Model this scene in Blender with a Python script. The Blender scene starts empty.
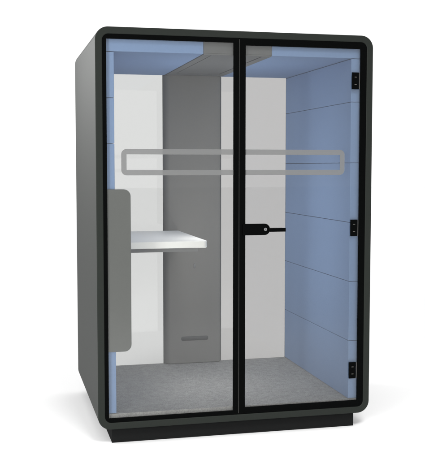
import bpy, bmesh, math
from mathutils import Vector, Matrix

C = bpy.context.scene.collection
G = 0.089                      # height of the shell's underside above the floor
W, D, H = 1.634, 1.276, 2.25   # outer size of the shell
ROOT = Vector((W/2, D/2, 0.0))

# ------------------------------------------------------------------ materials
def lin(r, g, b):
    f = lambda c: (c/255/12.92) if c/255 <= .04045 else ((c/255+.055)/1.055)**2.4
    return (f(r), f(g), f(b), 1)

def mat(name, col, rough=.5, spec=.5, metal=0, bump=0, bscale=300, var=0, vscale=40, coat=0):
    m = bpy.data.materials.new(name); m.use_nodes = True
    nt = m.node_tree; N = nt.nodes; L = nt.links
    p = N['Principled BSDF']
    p.inputs['Roughness'].default_value = rough
    p.inputs['Specular IOR Level'].default_value = spec
    p.inputs['Metallic'].default_value = metal
    p.inputs['Coat Weight'].default_value = coat
    tc = N.new('ShaderNodeTexCoord')
    n = N.new('ShaderNodeTexNoise'); n.inputs['Scale'].default_value = vscale
    n.inputs['Detail'].default_value = 6
    L.new(tc.outputs['Object'], n.inputs['Vector'])
    mx = N.new('ShaderNodeMix'); mx.data_type = 'RGBA'
    a = [max(0, c*(1-var)) for c in col[:3]]+[1]; b = [min(1, c*(1+var)) for c in col[:3]]+[1]
    mx.inputs[6].default_value = a; mx.inputs[7].default_value = b
    L.new(n.outputs['Fac'], mx.inputs[0]); L.new(mx.outputs[2], p.inputs['Base Color'])
    if bump:
        nb = N.new('ShaderNodeTexNoise'); nb.inputs['Scale'].default_value = bscale
        nb.inputs['Detail'].default_value = 4
        L.new(tc.outputs['Object'], nb.inputs['Vector'])
        bp = N.new('ShaderNodeBump'); bp.inputs['Strength'].default_value = bump
        bp.inputs['Distance'].default_value = .001
        L.new(nb.outputs['Fac'], bp.inputs['Height']); L.new(bp.outputs['Normal'], p.inputs['Normal'])
    return m

def glass(name, tint, ior=1.45):
    m = bpy.data.materials.new(name); m.use_nodes = True
    nt = m.node_tree; N = nt.nodes; L = nt.links
    N.remove(N['Principled BSDF']); out = N['Material Output']
    t = N.new('ShaderNodeBsdfTransparent'); t.inputs['Color'].default_value = (*tint, 1)
    g = N.new('ShaderNodeBsdfGlossy'); g.inputs['Roughness'].default_value = .015
    f = N.new('ShaderNodeFresnel'); f.inputs['IOR'].default_value = ior
    mul = N.new('ShaderNodeMath'); mul.operation = 'MULTIPLY'
    L.new(f.outputs['Fac'], mul.inputs[0]); mul.inputs[1].default_value = 1.0
    mx = N.new('ShaderNodeMixShader')
    L.new(mul.outputs[0], mx.inputs[0]); L.new(t.outputs[0], mx.inputs[1]); L.new(g.outputs[0], mx.inputs[2])
    L.new(mx.outputs[0], out.inputs['Surface'])
    return m

def film(name, col, alpha):
    m = mat(name, col, .6, .1)
    m.node_tree.nodes['Principled BSDF'].inputs['Alpha'].default_value = alpha
    return m

M = dict(
    shell=mat('painted_shell', (.0132, .0154, .0135, 1), .55, .13, bump=.05, bscale=500, var=.06),
    black=mat('black_aluminium', (.0012, .0014, .0014, 1), .5, .02, bump=.03, var=.1),
    plinth=mat('black_plinth', (.010, .0103, .0103, 1), .8, .02, bump=.05, var=.08),
    blue=mat('blue_felt', (.212, .306, .490, 1), .95, .1, bump=.14, bscale=600, var=.09, vscale=180),
    grey=mat('grey_felt', (.138, .142, .134, 1), .9, .15, bump=.2, bscale=700, var=.05, vscale=120),
    column=mat('grey_column', (.176, .170, .160, 1), .7, .2, bump=.05, var=.03),
    cover=mat('grey_ceiling_cover', (.142, .144, .144, 1), .75, .2, bump=.05, var=.03),
    dark=mat('dark_slot', (.075, .075, .075, 1), .8, .1),
    void=mat('dark_backing', (.03, .033, .04, 1), .9, .05),
    white=mat('white_laminate', (.93, .915, .875, 1), .5, .35, var=.01),
    bracket=mat('grey_bracket', (.2, .2, .2, 1), .6, .2),
    steel=mat('steel', (.33, .33, .33, 1), .35, .5, 1),
    stud=mat('hinge_screw', (.13, .125, .115, 1), .4, .5, 1),
    film=film('frosted_strip', (.148, .150, .149, 1), .9),
    clear=glass('clear_glass', (.985, .99, .985)),
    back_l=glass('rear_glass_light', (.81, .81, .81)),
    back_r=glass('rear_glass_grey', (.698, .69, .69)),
)
M['shell'].node_tree.nodes['Principled BSDF'].inputs['Specular Tint'].default_value = (.95, 1, .93, 1)
# speckled carpet
def carpet():
    m = mat('speckled_carpet', (.3, .3, .3, 1), 1, .05, bump=.5, bscale=420)
    nt = m.node_tree; N = nt.nodes; L = nt.links; p = N['Principled BSDF']
    tc = N['Texture Coordinate']
    a = N.new('ShaderNodeTexNoise'); a.inputs['Scale'].default_value = 170; a.inputs['Detail'].default_value = 3
    b = N.new('ShaderNodeTexNoise'); b.inputs['Scale'].default_value = 30; b.inputs['Detail'].default_value = 6
    for n in (a, b): L.new(tc.outputs['Object'], n.inputs['Vector'])
    ad = N.new('ShaderNodeMath'); ad.operation = 'ADD'
    s = N.new('ShaderNodeMath'); s.operation = 'MULTIPLY'; s.inputs[1].default_value = .5
    L.new(b.outputs['Fac'], s.inputs[0]); L.new(a.outputs['Fac'], ad.inputs[0]); L.new(s.outputs[0], ad.inputs[1])
    r = N.new('ShaderNodeValToRGB')
    r.color_ramp.elements[0].position = .55; r.color_ramp.elements[0].color = (.245, .241, .234, 1)
    r.color_ramp.elements[1].position = 1.0; r.color_ramp.elements[1].color = (.425, .417, .405, 1)
    L.new(ad.outputs[0], r.inputs['Fac']); L.new(r.outputs['Color'], p.inputs['Base Color'])
    return m
M['carpet'] = carpet()

# ------------------------------------------------------------------ mesh helpers
def link(name, bm, mats, parent=None, bevel=0, seg=3, smooth=True):
    """one mesh object, origin at the centre of its bounds; coordinates given in world space"""
    bmesh.ops.recalc_face_normals(bm, faces=bm.faces)
    co = [v.co.copy() for v in bm.verts]
    lo = Vector(min(c[i] for c in co) for i in range(3)); hi = Vector(max(c[i] for c in co) for i in range(3))
    cen = (lo+hi)/2
    for v in bm.verts: v.co -= cen
    me = bpy.data.meshes.new(name); bm.to_mesh(me); bm.free()
    o = bpy.data.objects.new(name, me); C.objects.link(o)
    for m in (mats if isinstance(mats, (list, tuple)) else [mats]): me.materials.append(m)
    o.location = cen
    if parent is not None:
        o.parent = parent; o.location = cen - WORLD[parent.name]
    WORLD[o.name] = cen
    if smooth:
        for p in me.polygons: p.use_smooth = True
    if bevel:
        b = o.modifiers.new('bevel', 'BEVEL'); b.width = bevel; b.segments = seg
        b.limit_method = 'ANGLE'; b.angle_limit = math.radians(40); b.harden_normals = True
    return o
WORLD = {}

def box(bm, x0, x1, y0, y1, z0, z1, mi=0):
    z0 += G; z1 += G
    v = [bm.verts.new(p) for p in ((x0,y0,z0),(x1,y0,z0),(x1,y1,z0),(x0,y1,z0),(x0,y0,z1),(x1,y0,z1),(x1,y1,z1),(x0,y1,z1))]
    for f in ((0,3,2,1),(4,5,6,7),(0,1,5,4),(1,2,6,5),(2,3,7,6),(3,0,4,7)):
        bm.faces.new([v[i] for i in f]).material_index = mi

def rrect(x0, x1, z0, z1, r, seg=12):
    """r: one radius or four (bottom-left, bottom-right, top-right, top-left)"""
    rs = [r]*4 if not isinstance(r, (list, tuple)) else r
    pts = []
    for (cx, cz, a0, rr) in ((x0, z0, 180, rs[0]), (x1, z0, 270, rs[1]), (x1, z1, 0, rs[2]), (x0, z1, 90, rs[3])):
        sx = 1 if cx == x0 else -1; sz = 1 if cz == z0 else -1
        if rr <= 0: pts.append((cx, cz)); continue
        for k in range(seg+1):
            a = math.radians(a0+90*k/seg)
            pts.append((cx+sx*rr+rr*math.cos(a), cz+sz*rr+rr*math.sin(a)))
    return pts

def prism(bm, pts, y0, y1, mi=0):
    a = [bm.verts.new((x, y0, z+G)) for x, z in pts]; b = [bm.verts.new((x, y1, z+G)) for x, z in pts]
    n = len(pts)
    bm.faces.new(a).material_index = mi; bm.faces.new(b[::-1]).material_index = mi
    for i in range(n):
        bm.faces.new((a[i], b[i], b[(i+1) % n], a[(i+1) % n])).material_index = mi

def ring(bm, outer, inner, y0, y1):
    n = len(outer); assert n == len(inner)
    O0 = [bm.verts.new((x, y0, z+G)) for x, z in outer]; O1 = [bm.verts.new((x, y1, z+G)) for x, z in outer]
    I0 = [bm.verts.new((x, y0, z+G)) for x, z in inner]; I1 = [bm.verts.new((x, y1, z+G)) for x, z in inner]
    for i in range(n):
        j = (i+1) % n
        bm.faces.new((O0[i], O0[j], I0[j], I0[i])); bm.faces.new((O1[j], O1[i], I1[i], I1[j]))
        bm.faces.new((O0[j], O0[i], O1[i], O1[j])); bm.faces.new((I0[i], I0[j], I1[j], I1[i]))

def cyl(bm, c, r, y0, y1, seg=24, mi=0):
    pts = [(c[0]+r*math.cos(2*math.pi*k/seg), c[1]+r*math.sin(2*math.pi*k/seg)) for k in range(seg)]
    prism(bm, pts, y0, y1, mi)

# ------------------------------------------------------------------ the booth
root = bpy.data.objects.new('office_booth', None); C.objects.link(root)
root.location = ROOT; WORLD[root.name] = ROOT
root['label'] = 'dark green-black office booth with glass front, blue felt walls inside and white desk'
root['category'] = 'office booth'

# shell: a rounded tube open to front and back
RO = .073; T = .0395
bm = bmesh.new()
ring(bm, rrect(0, W, 0, H, RO), rrect(T, W-T, T, H-T, .036), 0, D)
link('outer_shell', bm, M['shell'], root, bevel=.005, seg=3)

bm = bmesh.new(); box(bm, .0815, 1.552, .043, D-.043, -G, .002)
link('plinth', bm, M['plinth'], root, bevel=.002)

# floor slab and carpet
bm = bmesh.new(); box(bm, T+.001, W-T-.001, .030, 1.2570, T+.0005, .083)
link('carpet', bm, M['carpet'], root, bevel=.002)

# blue felt walls
XL, XR = .107, 1.509
YF, YB = .030, 1.257
def wall(x0, x1, zs):
    for a, b in zip(zs[:-1], zs[1:]):
        g0 = .0012
        bm = bmesh.new(); box(bm, x0, x1, YF, YB, b+g0, a-g0)
        link('wall_panel', bm, M['blue'], root, bevel=.0022, seg=2)
wall(T+.001, XL, [2.117, 1.864, 1.611, 1.151, .797, .084])
wall(XR, W-T-.001, [2.117, 1.864, 1.5055, 1.151, .7965, .4375, .084])

# ceiling: blue felt left and right, grey cover between with an inset panel
GX0, GX1 = .615, 1.020
ZC = 2.119
for x0, x1 in ((T+.001, GX0), (GX1, W-T-.001)):
    bm = bmesh.new(); box(bm, x0, x1, YF, YB, ZC, H-T-.0005)
    link('ceiling_panel', bm, M['blue'], root, bevel=.002, seg=2)
bm = bmesh.new(); box(bm, GX0+.001, GX1-.001, YF, YB, ZC+.004, H-T-.0005)
cc = link('ceiling_cover', bm, M['cover'], root, bevel=.001)
# frame strips and lifted panel leave a narrow dark groove
bm = bmesh.new()
ix0, ix1, iy0, iy1 = .664, .968, .058, 1.075
ys, ye = YF+.0005, 1.19
box(bm, GX0+.002, ix0, ys, ye, ZC-.004, ZC+.0035); box(bm, ix1, GX1-.002, ys, ye, ZC-.004, ZC+.0035)
box(bm, ix0, ix1, ys, iy0, ZC-.004, ZC+.0035); box(bm, ix0, ix1, iy1, ye, ZC-.004, ZC+.0035)
link('ceiling_trim', bm, M['cover'], cc, smooth=False)
bm = bmesh.new(); box(bm, ix0+.007, ix1-.007, iy0+.004, iy1-.007, ZC-.003, ZC+.0035)
link('vent_cover', bm, M['cover'], cc, bevel=.0015)

# rear column with chamfered sides
CF = 1.205
bm = bmesh.new()
xs = [(.606, 1.262), (.606, 1.247), (.626, CF+.008), (.645, CF), (.990, CF), (1.007, CF+.006), (1.024, 1.247), (1.024, 1.262)]
a = [bm.verts.new((x, y, .088+G)) for x, y in xs]; b = [bm.verts.new((x, y, 2.1165+G)) for x, y in xs]
bm.faces.new(a); bm.faces.new(b[::-1])
for i in range(8): bm.faces.new((a[i], b[i], b[(i+1) % 8], a[(i+1) % 8]))
col = link('rear_column', bm, M['column'], root, bevel=.0015)
bm = bmesh.new(); prism(bm, rrect(.722, .918, .249, .279, .012, 6), CF-.003, CF+.004)
link('vent_slot', bm, M['dark'], col)
bm = bmesh.new(); prism(bm, rrect(.812, .826, .765, .80, .007, 6), CF-.004, CF+.004)
link('cable_outlet', bm, M['bracket'], col)

# rear glass
for x0, x1, m in ((XL-.02, .612, 'back_l'), (1.018, XR+.02, 'back_r')):
    bm = bmesh.new(); box(bm, x0, x1, 1.2635, 1.2695, .06, 2.135)
    link('rear_glass', bm, M[m], root, smooth=False)
bm = bmesh.new()
box(bm, .606, 1.024, 1.2700, 1.2745, T, H-T)
link('rear_cover', bm, M['shell'], root, smooth=False)

bm = bmesh.new()
ring(bm, rrect(T+.0005, W-T-.0005, T+.0005, H-T-.0005, .035), rrect(XL-.0015, XR+.0015, .0815, ZC+.0015, .0015), 1.2576, 1.2630)
link('rear_frame', bm, M['shell'], root, smooth=False)

# desk
ZD = 1.035
bm = bmesh.new()
y0, y1, x0, x1 = .300, 1.202, XL+.001, .704
r = .03
pts = [(x0, y1), (x0, y0)]
for k in range(9):
    an = math.radians(-90+90*k/8); pts.append((x1-r+r*math.cos(an), y0+r+r*math.sin(an)))
pts.append((x1, y1))
lo = [bm.verts.new((x, y, ZD-.042+G)) for x, y in pts]; hi = [bm.verts.new((x, y, ZD+G)) for x, y in pts]
bm.faces.new(lo); bm.faces.new(hi[::-1])
for i in range(len(pts)): bm.faces.new((lo[i], hi[i], hi[(i+1) % len(pts)], lo[(i+1) % len(pts)]))
desk = link('desk', bm, M['white'], root, bevel=.005, seg=3)
bm = bmesh.new(); box(bm, x0, x1-.05, y0+.05, y1-.003, ZD-.068, ZD-.0425)
link('bracket', bm, M['bracket'], desk, bevel=.002)

# grey felt screen standing behind the left front glass
bm = bmesh.new(); prism(bm, rrect(T+.004, .194, .440, 1.357, (0, .04, .04, 0)), .0147, .0285)
link('privacy_screen', bm, M['grey'], root, bevel=.0025)

# fixed front window
def frame(name, x0, x1, z0, z1, l, r_, t, b, ro, ri, m, parent, ya=.002, yb=.0142):
    """ro: outer radii (bl, br, tr, tl)"""
    bm = bmesh.new()
    ring(bm, rrect(x0, x1, z0, z1, ro), rrect(x0+l, x1-r_, z0+b, z1-t, ri), ya, yb)
    return link(name, bm, m, parent, bevel=.0012, seg=2)
S = .8185
win = frame('fixed_window', T+.0004, S-.0015, T+.0004, H-T-.0004, .0215, .0315, .0255, .0235,
            (.034, .001, .001, .034), .0015, M['black'], root)
bm = bmesh.new(); box(bm, T+.012, S-.015, .0085, .0125, T+.012, H-T-.012)
link('glass_pane', bm, M['clear'], win, smooth=False)
door = frame('glass_door', S+.0015, W-T-.0004, T+.0004, H-T-.0004, .0365, .0365, .0385, .0380,
             (.001, .034, .034, .001), .0015, M['black'], root)
bm = bmesh.new(); box(bm, S+.015, W-T-.012, .0085, .0125, T+.012, H-T-.012)
link('glass_pane', bm, M['clear'], door, smooth=False)

bm = bmesh.new(); box(bm, S-.0012, S+.0012, .0036, .0130, .046, H-.046)
link('door_seal', bm, mat('grey_seal', (.05, .05, .048, 1), .7, .2), win, smooth=False)

# frosted manifestation strip on the glass, broken by the frames
def strip(x0, x1, left_round, parent):
    z0, z1, w, R = 1.4345, 1.5815, .0300, .030
    n = 10; pts_o = []; pts_i = []
    if left_round:
        for k in range(n+1):
            a = math.radians(90+90*k/n); pts_o.append((x0+R+R*math.cos(a), z1-R+R*math.sin(a))); pts_i.append((x0+w, z1-w))
        for k in range(n+1):
            a = math.radians(180+90*k/n); pts_o.append((x0+R+R*math.cos(a), z0+R+R*math.sin(a))); pts_i.append((x0+w, z0+w))
        po = [(x1, z1)]+pts_o+[(x1, z0)]; pi = [(x1, z1-w)]+pts_i+[(x1, z0+w)]
    else:
        for k in range(n+1):
            a = math.radians(90-90*k/n); pts_o.append((x1-R+R*math.cos(a), z1-R+R*math.sin(a))); pts_i.append((x1-w, z1-w))
        for k in range(n+1):
            a = math.radians(0-90*k/n); pts_o.append((x1-R+R*math.cos(a), z0+R+R*math.sin(a))); pts_i.append((x1-w, z0+w))
        po = [(x0, z1)]+pts_o+[(x0, z0)]; pi = [(x0, z1-w)]+pts_i+[(x0, z0+w)]
    bm = bmesh.new()
    a = [bm.verts.new((x, .0080, z+G)) for x, z in po]; b = [bm.verts.new((x, .0080, z+G)) for x, z in pi]
    for i in range(len(a)-1): bm.faces.new((a[i], a[i+1], b[i+1], b[i]))
    bmesh.ops.remove_doubles(bm, verts=bm.verts, dist=1e-6)
    return link('frosted_strip', bm, M['film'], parent, smooth=False)
strip(.1412, S-.0330, True, win)
strip(S+.0380, 1.4640, False, door)

# hinges
for z in (1.986, 1.120, .262):
    bm = bmesh.new()
    box(bm, 1.504, 1.546, .0010, .0083, z-.049, z+.049)
    box(bm, 1.5490, 1.5525, .0015, .0083, z-.048, z+.048, 1)
    box(bm, 1.519, 1.532, -.0002, .0011, z+.0195, z+.0235, 1); box(bm, 1.519, 1.532, -.0002, .0011, z-.0235, z-.0195, 1)
    link('hinge', bm, [M['black'], M['stud']], door, bevel=.0012, seg=2)

# handle: rounded plate, lock cylinder and lever
bm = bmesh.new()
prism(bm, rrect(S+.020, 1.002, 1.0880, 1.1540, (.004, .032, .032, .004)), -.006, .0038)
cyl(bm, (.975, 1.121), .0090, -.0075, -.005, mi=1)
box(bm, .9737, .9763, -.0079, -.0074, 1.115, 1.127, 2)
box(bm, .992, 1.089, -.034, -.014, 1.1080, 1.1290)
cyl(bm, (1.000, 1.118), .0095, -.030, -.004)
link('door_handle', bm, [M['black'], M['steel'], M['void']], door, bevel=.003, seg=3)

# ------------------------------------------------------------------ setting
bm = bmesh.new()
vs = [bm.verts.new(p) for p in ((-60, -60, 0), (60, -60, 0), (60, 60, 0), (-60, 60, 0))]; bm.faces.new(vs)
fl = link('floor', bm, mat('white_floor', (.922, .922, .922, 1), .9, .02), None, smooth=False)
fl['kind'] = 'structure'

w = bpy.data.worlds.new('World'); bpy.context.scene.world = w; w.use_nodes = True
bg = w.node_tree.nodes['Background']; bg.inputs['Color'].default_value = (1, 1, 1, 1); bg.inputs['Strength'].default_value = 1.12

def area(name, loc, target, size, energy, col=(1, 1, 1), spread=180):
    l = bpy.data.lights.new(name, 'AREA'); l.shape = 'RECTANGLE'; l.size, l.size_y = size
    l.energy = energy; l.color = col; l.spread = math.radians(spread)
    o = bpy.data.objects.new(name, l); C.objects.link(o); o.location = loc
    o.rotation_euler = (Vector(target)-Vector(loc)).to_track_quat('-Z', 'Y').to_euler()
    return o
area('softbox_front', (-4.2, -5.0, 1.9), (1.2, .7, 1.2), (2.2, 2.0), 300)
area('softbox_left', (-3.0, 4.0, 3.1), (0, .6, 2.0), (.9, .9), 17, spread=56)
area('softbox_floor', (1.0, -4.5, 5.5), (1.1, -1.1, 0), (1.5, 1.5), 30, spread=60)
# added fill: unseen point lights that brighten the cabin, no fitting there
for z, e in ((1.56, 1.75), (1.30, 1.6), (.84, 1.4), (.58, 1.4)):
    l = bpy.data.lights.new('cabin_fill', 'POINT'); l.energy = e*1.7; l.shadow_soft_size = 0
    o = bpy.data.objects.new('cabin_fill', l); C.objects.link(o); o.location = (.80, .46, z+G)

# ------------------------------------------------------------------ camera
cam = bpy.data.cameras.new('camera'); co = bpy.data.objects.new('camera', cam); C.objects.link(co)
co.location = (-.5343, -4.9695, 1.4848+G)
yaw, pitch = .2360, -.0703
fw = Vector((math.sin(yaw)*math.cos(pitch), math.cos(yaw)*math.cos(pitch), math.sin(pitch)))
co.rotation_euler = fw.to_track_quat('-Z', 'Y').to_euler()
cam.sensor_fit = 'HORIZONTAL'; cam.sensor_width = 36; cam.lens = 896.92/425*36
cam.clip_start = .05; cam.clip_end = 500
sc = bpy.context.scene; sc.camera = co
sc.render.engine = 'CYCLES'
sc.cycles.max_bounces = 12; sc.cycles.transparent_max_bounces = 16; sc.cycles.diffuse_bounces = 6
sc.view_settings.view_transform = 'Standard'; sc.view_settings.look = 'None'
sc.view_settings.exposure = 0; sc.view_settings.gamma = 1
sc.render.resolution_x, sc.render.resolution_y = 948, 1024
